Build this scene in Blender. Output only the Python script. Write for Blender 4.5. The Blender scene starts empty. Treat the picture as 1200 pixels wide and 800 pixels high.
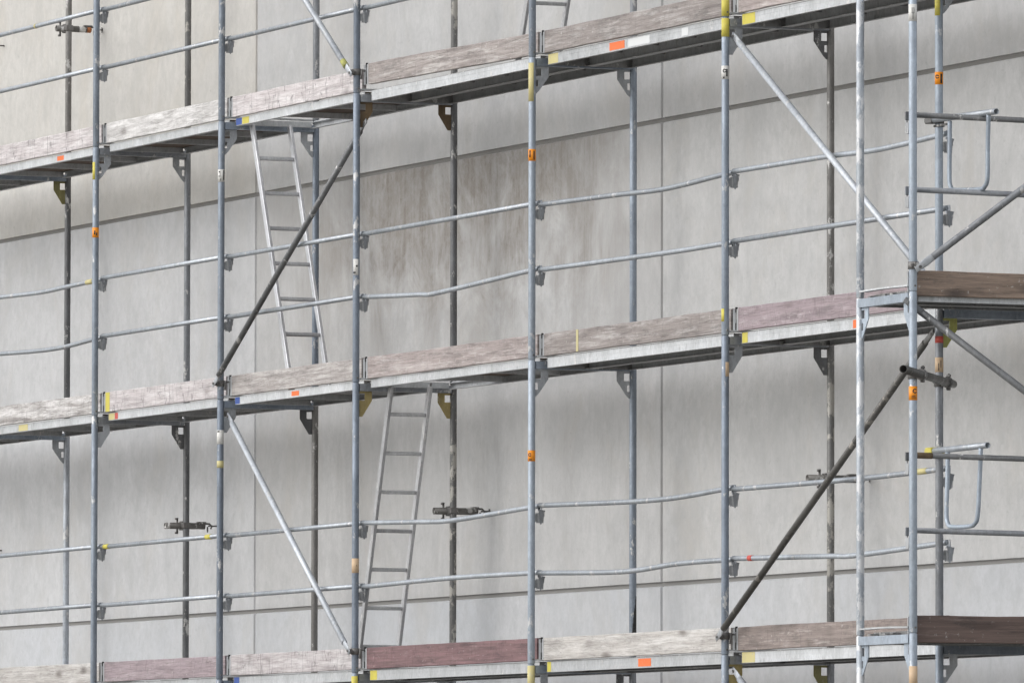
import bpy, bmesh, math, random
from mathutils import Vector, Matrix
random.seed(7)
R = math.radians
scn = bpy.context.scene
COL = scn.collection

# ------------------------------------------------------------------ camera
cam_d = bpy.data.cameras.new('camera'); cam = bpy.data.objects.new('camera', cam_d); COL.objects.link(cam)
YAW, PITCH, ROLL = 66.8422, 3.3058, 0.1111
cam.location = (62.3329, -23.2916, -1.2777)
cam.matrix_world = (Matrix.Translation(cam.location) @ Matrix.Rotation(R(YAW), 4, 'Z') @
                    Matrix.Rotation(R(90 + PITCH), 4, 'X') @ Matrix.Rotation(R(ROLL), 4, 'Z'))
cam_d.sensor_width = 36.0
cam_d.lens = 10497.88 / 1200 * 36
cam_d.clip_start = 1.0; cam_d.clip_end = 6000
scn.camera = cam

# ------------------------------------------------------------------ overcast sky and soft sun
SUN_EL, SUN_AZ = 33.0, 184.0          # compass azimuth, clockwise from +Y
world = bpy.data.worlds.new('World'); scn.world = world; world.use_nodes = True
wn, wl = world.node_tree.nodes, world.node_tree.links
bg = wn['Background']
sky = wn.new('ShaderNodeTexSky'); sky.sky_type = 'NISHITA'; sky.sun_disc = False
sky.sun_elevation = R(SUN_EL); sky.sun_rotation = R(SUN_AZ)
sky.air_density = 1.0; sky.dust_density = 1.5; sky.ozone_density = 1.0
hsv = wn.new('ShaderNodeHueSaturation'); hsv.inputs['Saturation'].default_value = 0.20
wl.new(sky.outputs[0], hsv.inputs['Color']); wl.new(hsv.outputs[0], bg.inputs['Color'])
bg.inputs['Strength'].default_value = 0.15
sd = bpy.data.lights.new('sun', 'SUN'); sd.energy = 0.7; sd.angle = R(80); sd.color = (1.0, 0.985, 0.97)
sun = bpy.data.objects.new('sun', sd); COL.objects.link(sun)
a, e = R(SUN_AZ), R(SUN_EL)
sv = Vector((math.sin(a) * math.cos(e), math.cos(a) * math.cos(e), math.sin(e)))
sun.rotation_euler = sv.to_track_quat('Z', 'Y').to_euler(); sun.location = sv * 60
scn.view_settings.view_transform = 'Standard'; scn.view_settings.look = 'None'
scn.view_settings.gamma = 1.0; scn.view_settings.use_curve_mapping = False
scn.view_settings.exposure = 0.71
scn.cycles.max_bounces = 8; scn.cycles.diffuse_bounces = 5

# ------------------------------------------------------------------ material helpers
class NT:
    def __init__(s, name):
        s.m = bpy.data.materials.new(name); s.m.use_nodes = True
        s.t = s.m.node_tree; s.n = s.t.nodes; s.l = s.t.links
        s.b = s.n['Principled BSDF']
        s.tc = s.n.new('ShaderNodeTexCoord'); s.oi = s.n.new('ShaderNodeObjectInfo')
    def _in(s, sock, v):
        if v is None: return
        if hasattr(v, 'is_output'): s.l.new(v, sock)
        elif isinstance(v, (tuple, list)):
            sock.default_value = (*v, 1) if (len(v) == 3 and len(sock.default_value) == 4) else v
        else: sock.default_value = v
    def math(s, op, a, b=None, clamp=False):
        n = s.n.new('ShaderNodeMath'); n.operation = op; n.use_clamp = clamp
        s._in(n.inputs[0], a); s._in(n.inputs[1], b); return n.outputs[0]
    def coords(s, scale=(1, 1, 1), rnd=True):
        mp = s.n.new('ShaderNodeMapping'); mp.inputs['Scale'].default_value = scale
        s.l.new(s.tc.outputs['Object'], mp.inputs['Vector'])
        if rnd:
            cx = s.n.new('ShaderNodeCombineXYZ')
            r = s.math('MULTIPLY', s.oi.outputs['Random'], 91.7)
            for k in range(3): s.l.new(r, cx.inputs[k])
            s.l.new(cx.outputs[0], mp.inputs['Location'])
        return mp.outputs[0]
    def noise(s, vec, scale, detail=4, rough=0.55, dist=0.0):
        n = s.n.new('ShaderNodeTexNoise'); s.l.new(vec, n.inputs['Vector'])
        n.inputs['Scale'].default_value = scale; n.inputs['Detail'].default_value = detail
        n.inputs['Roughness'].default_value = rough; n.inputs['Distortion'].default_value = dist
        return n.outputs['Fac']
    def ramp(s, fac, lo, hi, a=0.0, b=1.0):
        n = s.n.new('ShaderNodeMapRange'); n.inputs['From Min'].default_value = lo; n.inputs['From Max'].default_value = hi
        n.inputs['To Min'].default_value = a; n.inputs['To Max'].default_value = b; n.clamp = True
        s._in(n.inputs['Value'], fac); return n.outputs[0]
    def mix(s, fac, a, b, mode='MIX'):
        n = s.n.new('ShaderNodeMix'); n.data_type = 'RGBA'; n.blend_type = mode
        s._in(n.inputs[0], fac); s._in(n.inputs[6], a); s._in(n.inputs[7], b); return n.outputs[2]
    def bump(s, h, strength, dist=0.01):
        n = s.n.new('ShaderNodeBump'); n.inputs['Strength'].default_value = strength; n.inputs['Distance'].default_value = dist
        s.l.new(h, n.inputs['Height']); s.l.new(n.outputs[0], s.b.inputs['Normal'])
    def out(s, color, rough=0.7, metal=0.0):
        s._in(s.b.inputs['Base Color'], color); s._in(s.b.inputs['Roughness'], rough); s._in(s.b.inputs['Metallic'], metal)
        return s.m

def galv(name, base, dark, splash=0.15, rough=0.5, metal=0.35, splash_col=(.62, .61, .59), grime=0.3):
    t = NT(name); c = t.coords((1, 1, .55))
    base = tuple(x * 1.12 for x in base); dark = tuple(x * 1.08 for x in dark)
    col = t.mix(t.ramp(t.noise(c, 5.5, 5, .6), .34, .66), base, dark)
    wv = t.noise(t.coords((1, 1, .22)), 30, 5, .65)
    col = t.mix(t.ramp(wv, .52, .72, 0, .4), col, tuple(min(.7, x * 1.45) for x in base))
    br = t.ramp(t.oi.outputs['Random'], 0, 1, .82, 1.13)
    bc = t.n.new('ShaderNodeCombineColor')
    for k in range(3): t.l.new(br, bc.inputs[k])
    col = t.mix(1.0, col, bc.outputs[0], 'MULTIPLY')
    v = t.n.new('ShaderNodeTexVoronoi'); t.l.new(c, v.inputs['Vector']); v.inputs['Scale'].default_value = 95
    sp = t.ramp(v.outputs['Color'], 0, 1, .9, 1.1)
    bc2 = t.n.new('ShaderNodeCombineColor')
    for k in range(3): t.l.new(sp, bc2.inputs[k])
    col = t.mix(1.0, col, bc2.outputs[0], 'MULTIPLY')
    gr = t.math('MULTIPLY', t.ramp(t.noise(c, 21, 6, .7), .55, .72), grime)
    col = t.mix(gr, col, (.075, .068, .06))
    if splash > 0:
        w = t.math('MULTIPLY', t.ramp(t.noise(c, 11, 9, .72), .625 - .22 * splash, .67 - .22 * splash), .75)
        col = t.mix(w, col, splash_col)
    rr = t.ramp(t.noise(c, 30, 3), .3, .7, rough - .1, rough + .12)
    t.bump(t.noise(c, 140, 3), .08, .002)
    return t.out(col, rr, metal)

def wood(name, c1, c2, wash=None, wash_amt=0.0, cracks=.7, knots=.5, kerf=0.0, ground=(.09, .07, .06)):
    t = NT(name)
    g = t.noise(t.coords((.55, 10, 20)), 3.0, 8, .68, .25)
    col = t.mix(t.ramp(g, .3, .7), c1, c2)
    fine = t.noise(t.coords((1.4, 40, 60)), 4, 5, .65)
    col = t.mix(t.ramp(fine, .47, .70, 0, .62), col, ground)
    cl = t.coords((.9, 4, 7))
    big = t.noise(cl, 2.4, 6, .65)
    col = t.mix(t.ramp(big, .5, .66, 0, .6), col, tuple(x * .58 for x in c2))
    sp = t.noise(t.coords((3, 3, 3)), 9, 6, .7)
    col = t.mix(t.ramp(sp, .62, .68, 0, .55), col, (.52, .50, .47))
    if wash is not None:
        wm = t.noise(t.coords((.8, 7, 9)), 2.6, 11, .76, .3)
        lim = .70 - .46 * wash_amt
        m = t.ramp(wm, lim, lim + .17)
        m = t.math('MULTIPLY', m, t.ramp(fine, .35, .72, 1.0, .55))
        col = t.mix(m, col, wash)
    tn = t.ramp(t.oi.outputs['Random'], 0, 1, .96, 1.22)
    tc = t.n.new('ShaderNodeCombineColor')
    for k in range(3): t.l.new(tn, tc.inputs[k])
    col = t.mix(1.0, col, tc.outputs[0], 'MULTIPLY')
    gw = t.noise(t.coords((1.1, 5, 4)), 3.4, 10, .78, .5)
    col = t.mix(t.ramp(gw, .54, .66, 0, .5), col, tuple(sum(c2) / 3 * q for q in (.60, .57, .54)))
    if knots > 0:
        v = t.n.new('ShaderNodeTexVoronoi'); t.l.new(t.coords((1.9, .5, 5.2)), v.inputs['Vector']); v.inputs['Scale'].default_value = 1.0
        k = t.math('MULTIPLY', t.ramp(v.outputs['Distance'], .06, .19, 1, 0), knots)
        col = t.mix(k, col, ground)
    if cracks > 0:
        cr = t.noise(t.coords((.55, 12, 26)), 2.6, 3, .5, .9)
        ck = t.math('ABSOLUTE', t.math('SUBTRACT', cr, .5))
        ck = t.math('MULTIPLY', t.ramp(ck, 0, .012, 1, 0), cracks)
        ck = t.math('MULTIPLY', ck, t.ramp(big, .4, .6))
        col = t.mix(ck, col, (.045, .035, .03))
    if kerf > 0:
        kf = t.noise(t.coords((2.6, .4, .7)), 4.0, 2, .5, .35)
        kk = t.math('ABSOLUTE', t.math('SUBTRACT', kf, .5))
        kk = t.math('MULTIPLY', t.ramp(kk, 0, .016, 1, 0), kerf)
        col = t.mix(kk, col, tuple(x * .38 for x in c2))
    t.bump(t.math('ADD', g, t.math('MULTIPLY', fine, .7)), .35, .004)
    return t.out(col, .82)

def plain(name, c, rough=.6, metal=0.0, wear=.25, wearcol=(.3, .3, .3)):
    t = NT(name); n = t.noise(t.coords(), 38, 7, .7)
    col = t.mix(t.ramp(n, .56, .7, 0, wear), c, wearcol)
    return t.out(col, rough, metal)

def concrete(name, base, stain=0.0, streak=.5, cloud=.5, cool=None):
    t = NT(name)
    cw = t.coords((1, 1, 1))
    sh = lambda k: tuple(min(.72, x * k) for x in base)
    col = t.mix(t.math('MULTIPLY', t.ramp(t.noise(t.coords((1, 1, .8)), .85, 7, .62, .3), .36, .66), cloud), base, sh(.82))
    # soft cloudy blotches of the cast surface
    bl = t.noise(t.coords((1, 1, .7)), 2.3, 10, .7, .5)
    col = t.mix(t.math('MULTIPLY', t.ramp(bl, .48, .68), .75), col, sh(.76))
    li = t.noise(t.coords((1.2, 1.2, .8)), 1.9, 9, .7, .4)
    col = t.mix(t.math('MULTIPLY', t.ramp(li, .53, .70), .5), col, sh(1.16))
    # vertical rain marks: broad, then fine and broken
    s1 = t.noise(t.coords((3.2, 3.2, .5)), 1.5, 10, .74, .6)
    col = t.mix(t.math('MULTIPLY', t.ramp(s1, .52, .74), streak * .42), col, sh(.68))
    s2 = t.noise(t.coords((12, 12, .8)), 2.2, 8, .7, .2)
    col = t.mix(t.math('MULTIPLY', t.ramp(s2, .5, .72), streak * .38), col, sh(.74))
    s3 = t.noise(t.coords((16, 16, 1.8)), 2.6, 6, .65, .3)
    col = t.mix(t.math('MULTIPLY', t.ramp(s3, .55, .74), streak * .34), col, sh(1.2))
    if cool: col = t.mix(t.math('MULTIPLY', t.ramp(t.noise(cw, .9, 5, .6), .42, .6), .5), col, cool)
    bw = t.noise(t.coords((1.1, 1.1, .7)), 1.3, 9, .7, .5)
    col = t.mix(t.math('MULTIPLY', t.ramp(bw, .50, .68), .48), col, (base[0] * .80, base[1] * .75, base[2] * .68))
    # darker damp runs
    wr = t.math('MULTIPLY', t.ramp(t.noise(t.coords((3.2, 3.2, .9)), 1.4, 9, .7, .6), .60, .70), t.ramp(s2, .35, .65, .3, 1))
    col = t.mix(t.math('MULTIPLY', wr, .32), col, sh(.66))
    if stain > 0:      # grey brown mould growing down from the top edge of the panel
        sx = t.n.new('ShaderNodeSeparateXYZ'); t.l.new(t.tc.outputs['Object'], sx.inputs[0])
        h = t.ramp(sx.outputs['Z'], 1.35, 2.95)
        fx = t.math('MULTIPLY', t.ramp(sx.outputs['X'], .2, 2.6, .15, 1), t.ramp(sx.outputs['X'], 5.4, 7.1, 1, .25))
        pat = t.noise(t.coords((1, 1, .75)), 1.7, 10, .72, .7)
        m = t.math('MULTIPLY', t.math('MULTIPLY', t.ramp(t.math('ADD', pat, t.math('MULTIPLY', h, .18)), .47, .70), t.ramp(h, 0, .55)), fx)
        m = t.math('MULTIPLY', m, t.ramp(s2, .3, .7, .7, 1.15))
        col = t.mix(t.math('MULTIPLY', m, stain), col, (.175, .152, .128))
        h2 = t.math('MULTIPLY', t.ramp(sx.outputs['Z'], .1, .8), t.ramp(sx.outputs['Z'], 1.05, 1.4, 1, 0))
        p2 = t.noise(t.coords((3.0, 3.0, .8)), 2.2, 10, .74, .7)
        m2 = t.math('MULTIPLY', t.math('MULTIPLY', t.ramp(p2, .5, .74), h2), t.ramp(sx.outputs['X'], 1.0, 4.0))
        col = t.mix(t.math('MULTIPLY', m2, stain * .5), col, (.20, .185, .16))
    mo = t.noise(t.coords((1, 1, .8)), 13, 9, .74, .3)
    col = t.mix(t.math('MULTIPLY', t.ramp(mo, .44, .66), .56), col, sh(.74))
    pit = t.noise(cw, 24, 5, .72)
    col = t.mix(t.ramp(pit, .61, .70, 0, .42), col, sh(.55))
    gr = t.noise(cw, 55, 5, .75)
    col = t.mix(t.ramp(gr, .35, .65, 0, .24), col, sh(.70))
    t.bump(t.math('ADD', t.math('MULTIPLY', mo, .8), t.math('MULTIPLY', gr, .4)), .22, .006)
    return t.out(col, .86)

M = dict(
    blue=galv('galvanised_blue_grey', (.235, .268, .312), (.185, .213, .25), .12),
    deepblue=galv('galvanised_slate', (.19, .22, .265), (.145, .17, .205), .14),
    light=galv('galvanised_light', (.33, .375, .425), (.265, .30, .345), .10, grime=.2),
    white=galv('galvanised_limewashed', (.40, .43, .465), (.29, .32, .36), .64, grime=.15, splash_col=(.66, .66, .66)),
    grey=galv('galvanised_grey', (.24, .25, .265), (.17, .178, .19), .16),
    dark=galv('galvanised_dark', (.135, .138, .143), (.09, .09, .092), .22, grime=.4),
    speck=galv('galvanised_mortar_speckled', (.15, .148, .145), (.10, .098, .094), .52, grime=.4, splash_col=(.44, .42, .38)),
    brown=galv('galvanised_brown_grey', (.185, .178, .17), (.125, .12, .113), .25, grime=.4),
    palemix=galv('galvanised_pale_worn', (.36, .385, .42), (.20, .21, .225), .3, grime=.3),
    rail=galv('galvanised_rail', (.36, .385, .41), (.29, .31, .335), .2, .42, .45, grime=.22),
    brace_dark=galv('brace_brown', (.095, .092, .086), (.065, .062, .057), .22, grime=.35, splash_col=(.3, .28, .25)),
    brace_grey=galv('brace_grey', (.155, .158, .16), (.12, .122, .125), .15, grime=.3),
    brace_light=galv('brace_light', (.44, .46, .485), (.35, .37, .40), .2, grime=.18),
    deck=galv('deck_zinc_shaded', (.27, .27, .27), (.19, .185, .18), .3, .5, .3, grime=.28, splash_col=(.6, .6, .58)),  # zinc with the shade of the deck underside put into its colour
    deckside=galv('deck_aluminium_and_lit_flange', (.475, .485, .495), (.37, .38, .385), .06, .5, .2, grime=.4, splash_col=(.62, .6, .58)),  # aluminium parts; on steel planks a paler colour for the lit lip
    tie=galv('tie_tube_steel', (.155, .148, .138), (.10, .095, .088), .3, grime=.4),
    alu=galv('ladder_aluminium', (.47, .475, .49), (.39, .395, .41), .05, .42, .5, grime=.14),
    alu_dull=galv('ladder_aluminium_dull', (.42, .42, .425), (.33, .33, .335), .2, .5, .4, grime=.25),
    clamp=galv('coupler_steel', (.16, .155, .15), (.09, .085, .08), .25, .55, .4, grime=.5),
    plate=galv('corner_plate_zinc', (.37, .385, .40), (.29, .30, .315), .1, .55, .25, grime=.3),
    box=galv('rail_box_steel', (.38, .385, .39), (.28, .285, .29), .15, .55, .4, grime=.45),
    rust=galv('rusty_plate', (.155, .105, .055), (.075, .055, .038), .0, .8, .0, grime=.5),
    mustard=galv('mustard_painted_plate', (.36, .285, .115), (.28, .22, .095), .1, .7, .0, grime=.25),
    olive=galv('olive_painted_plate', (.235, .215, .085), (.16, .15, .07), .1, .7, .0, grime=.35),
    lime=galv('lime_painted_plate', (.36, .36, .10), (.27, .27, .09), .1, .7, .0, grime=.2),
    yellow=plain('yellow_paint', (.54, .47, .08), .6, 0, .75, (.35, .33, .2)),
    paleyellow=plain('pale_yellow_paint', (.52, .46, .22), .65, 0, .8, (.4, .38, .3)),
    bluepaint=plain('blue_paint', (.045, .09, .30), .6, 0, .4, (.3, .32, .36)),
    orange=plain('orange_label', (.80, .27, .012), .5, 0, .12, (.45, .2, .05)),
    orangered=plain('orange_red_mark', (.72, .15, .035), .6, 0, .55, (.5, .3, .2)),
    faded=plain('faded_yellow_stripe', (.46, .41, .22), .8, 0, .95, (.38, .33, .29)),
    fadedwhite=plain('faded_white_label', (.60, .61, .61), .7, 0, .9, (.48, .49, .49)),
    rusttip=plain('orange_tip', (.42, .15, .05), .7, 0, .5, (.2, .12, .08)),
    redpaint=plain('red_paint', (.5, .08, .06), .6, 0, .4, (.3, .2, .2)),
    whitelabel=plain('white_label', (.62, .61, .58), .6, 0, .75, (.4, .38, .35)),
    tanlabel=plain('tan_label', (.55, .40, .26), .7, 0, .4, (.62, .58, .5)),
    black=plain('black_print', (.02, .02, .02), .6, 0, .2, (.1, .09, .08)),
    ply=wood('plywood_sheet', (.105, .07, .045), (.07, .045, .03), None, 0, .2, 0),
    seal=plain('joint_sealant', (.20, .195, .185), .9, 0, .3, (.14, .135, .13)),
)
WOOD = dict(
    palepink=wood('board_pale_pink', (0.492, 0.453, 0.453), (0.396, 0.362, 0.362), (0.601, 0.579, 0.573), .5, .6, .4, .75),
    palewhite=wood('board_whitewashed', (0.498, 0.486, 0.476), (0.388, 0.376, 0.365), (0.653, 0.640, 0.629), .55, .9, .55, .2),
    peeling=wood('board_peeling_white', (0.379, 0.357, 0.340), (0.250, 0.234, 0.223), (0.648, 0.630, 0.620), .62, 1.0, .4, .4),
    weathered=wood('board_weathered_grey', (0.349, 0.316, 0.297), (0.214, 0.187, 0.177), (0.489, 0.467, 0.450), .42, .9, .35, .2),
    greybrown=wood('board_grey_brown', (0.397, 0.368, 0.351), (0.269, 0.247, 0.236), (0.537, 0.520, 0.502), .45, 1.0, .5, .25),
    pinkbrown=wood('board_pinkish_brown', (0.423, 0.365, 0.349), (0.269, 0.230, 0.219), (0.544, 0.504, 0.487), .45, .8, .3, .15),
    pale=wood('board_pale_straw', (0.499, 0.475, 0.447), (0.377, 0.355, 0.333), (0.601, 0.584, 0.562), .5, .8, .6, .1),
    purple=wood('board_faded_purple', (0.334, 0.272, 0.286), (0.246, 0.198, 0.212), (0.439, 0.388, 0.395), .38, .5, .2, .3),
    darkred=wood('board_dark_red', (.235, .135, .14), (.10, .062, .065), (.33, .245, .245), .28, .4, .6, .3),
    brown=wood('board_brown', (0.276, 0.230, 0.210), (0.155, 0.128, 0.116), (0.414, 0.380, 0.358), .34, .7, .3, .3),
    fresh=wood('board_bare_brown', (.33, .245, .19), (.21, .155, .12), (.38, .32, .26), .25, 1.0, 1.0, 0),
    wetbrown=wood('board_dark_brown', (.165, .115, .098), (.085, .06, .052), (.25, .20, .18), .2, .7, .5, 0),
)

# ------------------------------------------------------------------ mesh helpers
class MB:
    def __init__(s): s.bm = bmesh.new()
    def box(s, x0, x1, y0, y1, z0, z1, bev=0.0):
        r = bmesh.ops.create_cube(s.bm, size=1.0)
        vs = r['verts']
        for v in vs:
            v.co = Vector(((x0 + x1) / 2 + v.co.x * (x1 - x0), (y0 + y1) / 2 + v.co.y * (y1 - y0), (z0 + z1) / 2 + v.co.z * (z1 - z0)))
        if bev > 0:
            es = list({e for v in vs for e in v.link_edges})
            bmesh.ops.bevel(s.bm, geom=es, offset=bev, segments=1, affect='EDGES', profile=.5)
        return s
    def tube(s, pts, r, seg=16, cap=True, flat=None, inner=None):
        pts = [Vector(p) for p in pts]; n = len(pts); rings = []
        up0 = None
        for i, p in enumerate(pts):
            d = (pts[min(i + 1, n - 1)] - pts[max(i - 1, 0)]).normalized()
            if up0 is None:
                ref = Vector((0, 0, 1)) if abs(d.z) < .9 else Vector((1, 0, 0))
                u = d.cross(ref).normalized()
            else:
                u = (up0 - d * up0.dot(d)).normalized()
            up0 = u; w = d.cross(u)
            rr = r[i] if isinstance(r, (list, tuple)) else r
            ring = []
            for k in range(seg):
                t = 2 * math.pi * k / seg
                ring.append(s.bm.verts.new(p + u * (rr * math.cos(t)) + w * (rr * math.sin(t))))
            rings.append(ring)
        for i in range(n - 1):
            for k in range(seg):
                f = s.bm.faces.new((rings[i][k], rings[i][(k + 1) % seg], rings[i + 1][(k + 1) % seg], rings[i + 1][k])); f.smooth = True
        if cap:
            s.bm.faces.new(list(reversed(rings[0]))); s.bm.faces.new(rings[-1])
        return s
    def pipe(s, p0, p1, r, wall=.003, seg=20):      # open-ended pipe with a visible bore
        p0, p1 = Vector(p0), Vector(p1); d = (p1 - p0).normalized()
        ref = Vector((0, 0, 1)) if abs(d.z) < .9 else Vector((1, 0, 0))
        u = d.cross(ref).normalized(); w = d.cross(u)
        def ring(p, rr): return [s.bm.verts.new(p + u * rr * math.cos(2 * math.pi * k / seg) + w * rr * math.sin(2 * math.pi * k / seg)) for k in range(seg)]
        a, b, c, e = ring(p0, r), ring(p1, r), ring(p1, r - wall), ring(p0, r - wall)
        for q0, q1 in ((a, b), (b, c), (c, e), (e, a)):
            for k in range(seg):
                f = s.bm.faces.new((q0[k], q0[(k + 1) % seg], q1[(k + 1) % seg], q1[k])); f.smooth = True
        return s
    def prism(s, poly, axis, a0, a1):               # polygon in the plane across `axis`, extruded
        def P(u, v, t): return {'x': (t, u, v), 'y': (u, t, v), 'z': (u, v, t)}[axis]
        A = [s.bm.verts.new(P(u, v, a0)) for u, v in poly]; B = [s.bm.verts.new(P(u, v, a1)) for u, v in poly]
        s.bm.faces.new(A); s.bm.faces.new(list(reversed(B)))
        for i in range(len(poly)):
            j = (i + 1) % len(poly); s.bm.faces.new((A[i], B[i], B[j], A[j]))
        return s
    def patch(s, r, z0, z1, a0, a1, thick=.0008, seg=14, cx=0, cy=0):   # band wrapped on an upright tube
        def ring(rr, z): return [s.bm.verts.new((cx + rr * math.cos(R(a0 + (a1 - a0) * k / seg)), cy + rr * math.sin(R(a0 + (a1 - a0) * k / seg)), z)) for k in range(seg + 1)]
        o0, o1, i0, i1 = ring(r + thick, z0), ring(r + thick, z1), ring(r - .001, z0), ring(r - .001, z1)
        for k in range(seg):
            for q in ((o0[k], o0[k + 1], o1[k + 1], o1[k]), (o1[k], o1[k + 1], i1[k + 1], i1[k]), (i0[k], i0[k + 1], o0[k + 1], o0[k])):
                f = s.bm.faces.new(q); f.smooth = True
        for k in (0, seg): s.bm.faces.new((i0[k], o0[k], o1[k], i1[k]))
        return s
    def build(s, name, mat, parent=None, fix=True):
        if fix: bmesh.ops.recalc_face_normals(s.bm, faces=s.bm.faces[:])
        me = bpy.data.meshes.new(name); s.bm.to_mesh(me); s.bm.free()
        o = bpy.data.objects.new(name, me); COL.objects.link(o); me.materials.append(mat)
        if parent is not None: o.parent = parent
        return o

def root(name, loc, rz, label, cat, group=None):
    o = bpy.data.objects.new(name, None); COL.objects.link(o); o.empty_display_size = .1
    o.location = loc; o.rotation_euler = (0, 0, rz); o['label'] = label; o['category'] = cat
    if group: o['group'] = group
    return o
def smooth_path(pts, n=10):
    if len(pts) < 3: return pts
    P = [Vector(p) for p in pts]; P = [P[0] * 2 - P[1]] + P + [P[-1] * 2 - P[-2]]; out = []
    for i in range(1, len(P) - 2):
        for k in range(n):
            t = k / n; a, b, c, d = P[i - 1:i + 3]
            out.append(.5 * ((2 * b) + (c - a) * t + (2 * a - 5 * b + 4 * c - d) * t * t + (3 * b - a - 3 * c + d) * t ** 3))
    out.append(P[-2]); return out

# ------------------------------------------------------------------ ground and wall
GZ = -2.6
g = MB(); g.box(-2500, 2500, -2500, 2500, GZ - .5, GZ)
gt = NT('compacted_gravel'); gc = gt.coords((1, 1, 1), False)
gcol = gt.mix(gt.ramp(gt.noise(gc, .6, 8, .7), .35, .65), (.25, .235, .21), (.17, .16, .145))
gcol = gt.mix(gt.ramp(gt.noise(gc, 60, 3, .7), .4, .7, 0, .5), gcol, (.33, .31, .28))
go = g.build('ground', gt.out(gcol, .95)); go['kind'] = 'structure'

WY = 1.03
XJ = [-14.1, -6.732, .637, 8.006, 14.05]
ZJ = [GZ - .1, .548, 3.637, 6.722, 9.8]
wall = root('concrete_wall', (0, 0, 0), 0, 'long grey precast concrete wall of large streaked panels behind the scaffolding', 'wall')
TONE = {(2, 1): ('c', (.455, .452, .447), dict(stain=.95, streak=.7, cloud=.6)),
        (1, 1): ('a', (.505, .507, .51), dict(streak=.45, cloud=.45)),
        (3, 1): ('b', (.485, .482, .475), dict(streak=.6, cloud=.5)),
        (2, 2): ('d', (.465, .463, .458), dict(streak=.6, cloud=.6)),
        (1, 2): ('e', (.515, .50, .47), dict(streak=.4, cloud=.5)),
        (3, 2): ('f', (.475, .472, .465), dict(streak=.55, cloud=.55)),
        (1, 0): ('g', (.495, .50, .507), dict(streak=.3, cloud=.45, cool=(.46, .475, .50))),
        (2, 0): ('h', (.475, .48, .488), dict(streak=.4, cloud=.5, cool=(.43, .45, .475))),
        (3, 0): ('i', (.485, .488, .493), dict(streak=.35, cloud=.45, cool=(.455, .47, .49)))}
def panel(x0, x1, z0, z1, mat):
    bm = MB(); w, h = x1 - x0, z1 - z0
    gv, gh = .012, .013; ch = .007; cht = .008
    # front face with chamfered edges, local origin at the panel's lower left corner
    f = [(gv + ch, gh + .003), (w - gv - ch, gh + .003), (w - gv - ch, h - gh - cht), (gv + ch, h - gh - cht)]
    o = [(gv, gh), (w - gv, gh), (w - gv, h - gh), (gv, h - gh)]
    A = [bm.bm.verts.new((u, 0, v)) for u, v in f]
    B = [bm.bm.verts.new((u, .014, v)) for u, v in o]
    C = [bm.bm.verts.new((u, .2, v)) for u, v in o]
    bm.bm.faces.new(A); bm.bm.faces.new(C)
    for q0, q1 in ((A, B), (B, C)):
        for i in range(4): bm.bm.faces.new((q0[i], q0[(i + 1) % 4], q1[(i + 1) % 4], q1[i]))
    p = bm.build('wall_panel', mat, wall); p.location = (x0, WY, z0); return p
spare = concrete('concrete_spare', (.46, .455, .445), streak=.5)
for i in range(4):
    for j in range(4):
        k = TONE.get((i, j))
        mat = concrete('concrete_' + k[0], k[1], **k[2]) if k else spare
        panel(XJ[i], XJ[i + 1], ZJ[j], ZJ[j + 1], mat)
MB().box(XJ[0] + .02, XJ[-1] - .02, WY + .017, WY + .04, ZJ[0], ZJ[-1] - .02).build('joint_seal', M['seal'], wall)
for j in range(4):
    bm = MB(); bm.box(0, .2, 0, 8, .008, ZJ[j + 1] - ZJ[j] - .008, .008)
    p = bm.build('wall_panel', spare, wall); p.location = (XJ[-1] - .2, WY + .21, ZJ[j])

# ------------------------------------------------------------------ scaffold builders
PR = .02415
W = .73
CAMA = -23.0     # compass of the viewer seen from the tubes (degrees)
LVN = {4: 'top', 2: 'middle', 0: 'bottom'}
STOREY = {6: 'above the top deck', 4: 'under the top deck', 2: 'under the middle deck', 0: 'under the bottom deck'}
BX = [-5.14, -2.57, 0, 2.57, 5.14, 8.21, 11.28, 14.35]      # posts of the main run

def gusset(parent, y, sgn, mat, holes, w=.118):
    """plate under the transom; y = post centre, sgn = direction into the bay; cut-outs left open"""
    b = MB(); t = .003; r = PR
    def rect(u0, u1, z0, z1):
        ys = sorted((y + sgn * u0, y + sgn * u1)); b.box(-t, t, ys[0], ys[1], z0, z1)
    x0 = r - .002
    zt = -.056
    rect(x0 + .044, w, zt - .066, zt)                     # outer block beside the upper hole
    rect(x0, x0 + .044, zt - .014, zt)                    # strip above the hole
    rect(x0, x0 + .044, zt - .076, zt - .064)             # strip below
    if holes == 2:
        poly = [(x0, zt - .076), (x0 + .044, zt - .066), (w, zt - .066), (x0 + .028, zt - .16), (x0 + .022, zt - .16), (x0 + .022, zt - .09), (x0, zt - .09)]
        b.prism([(y + sgn * u, z) for u, z in poly], 'x', -t * .9, t * .9)
        poly = [(x0, zt - .135), (x0 + .023, zt - .135), (x0 + .028, zt - .16), (x0 + .008, zt - .18), (x0, zt - .18)]
        b.prism([(y + sgn * u, z) for u, z in poly], 'x', -t * .85, t * .85)
    else:
        poly = [(x0, zt - .076), (x0 + .044, zt - .066), (w, zt - .066), (x0 + .026, zt - .175), (x0, zt - .175)]
        b.prism([(y + sgn * u, z) for u, z in poly], 'x', -t * .9, t * .9)
    return b.build('gusset_plate', mat, parent)

def post(parent, y, mat, h=2.0, foot=0.0):
    b = MB()
    b.tube([(0, y, -h + .006 + foot), (0, y, -h + .010 + foot), (0, y, -.004), (0, y, 0)], [PR - .0015, PR, PR, PR - .0015], 20)
    b.tube([(0, y, -.03), (0, y, .05)], PR - .0045, 16)     # spigot into the next post
    b.tube([(0, y, -h + .05 + foot), (0, y, -h + .051 + foot)], PR, 4)
    return b.build('standard', mat, parent)

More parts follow.
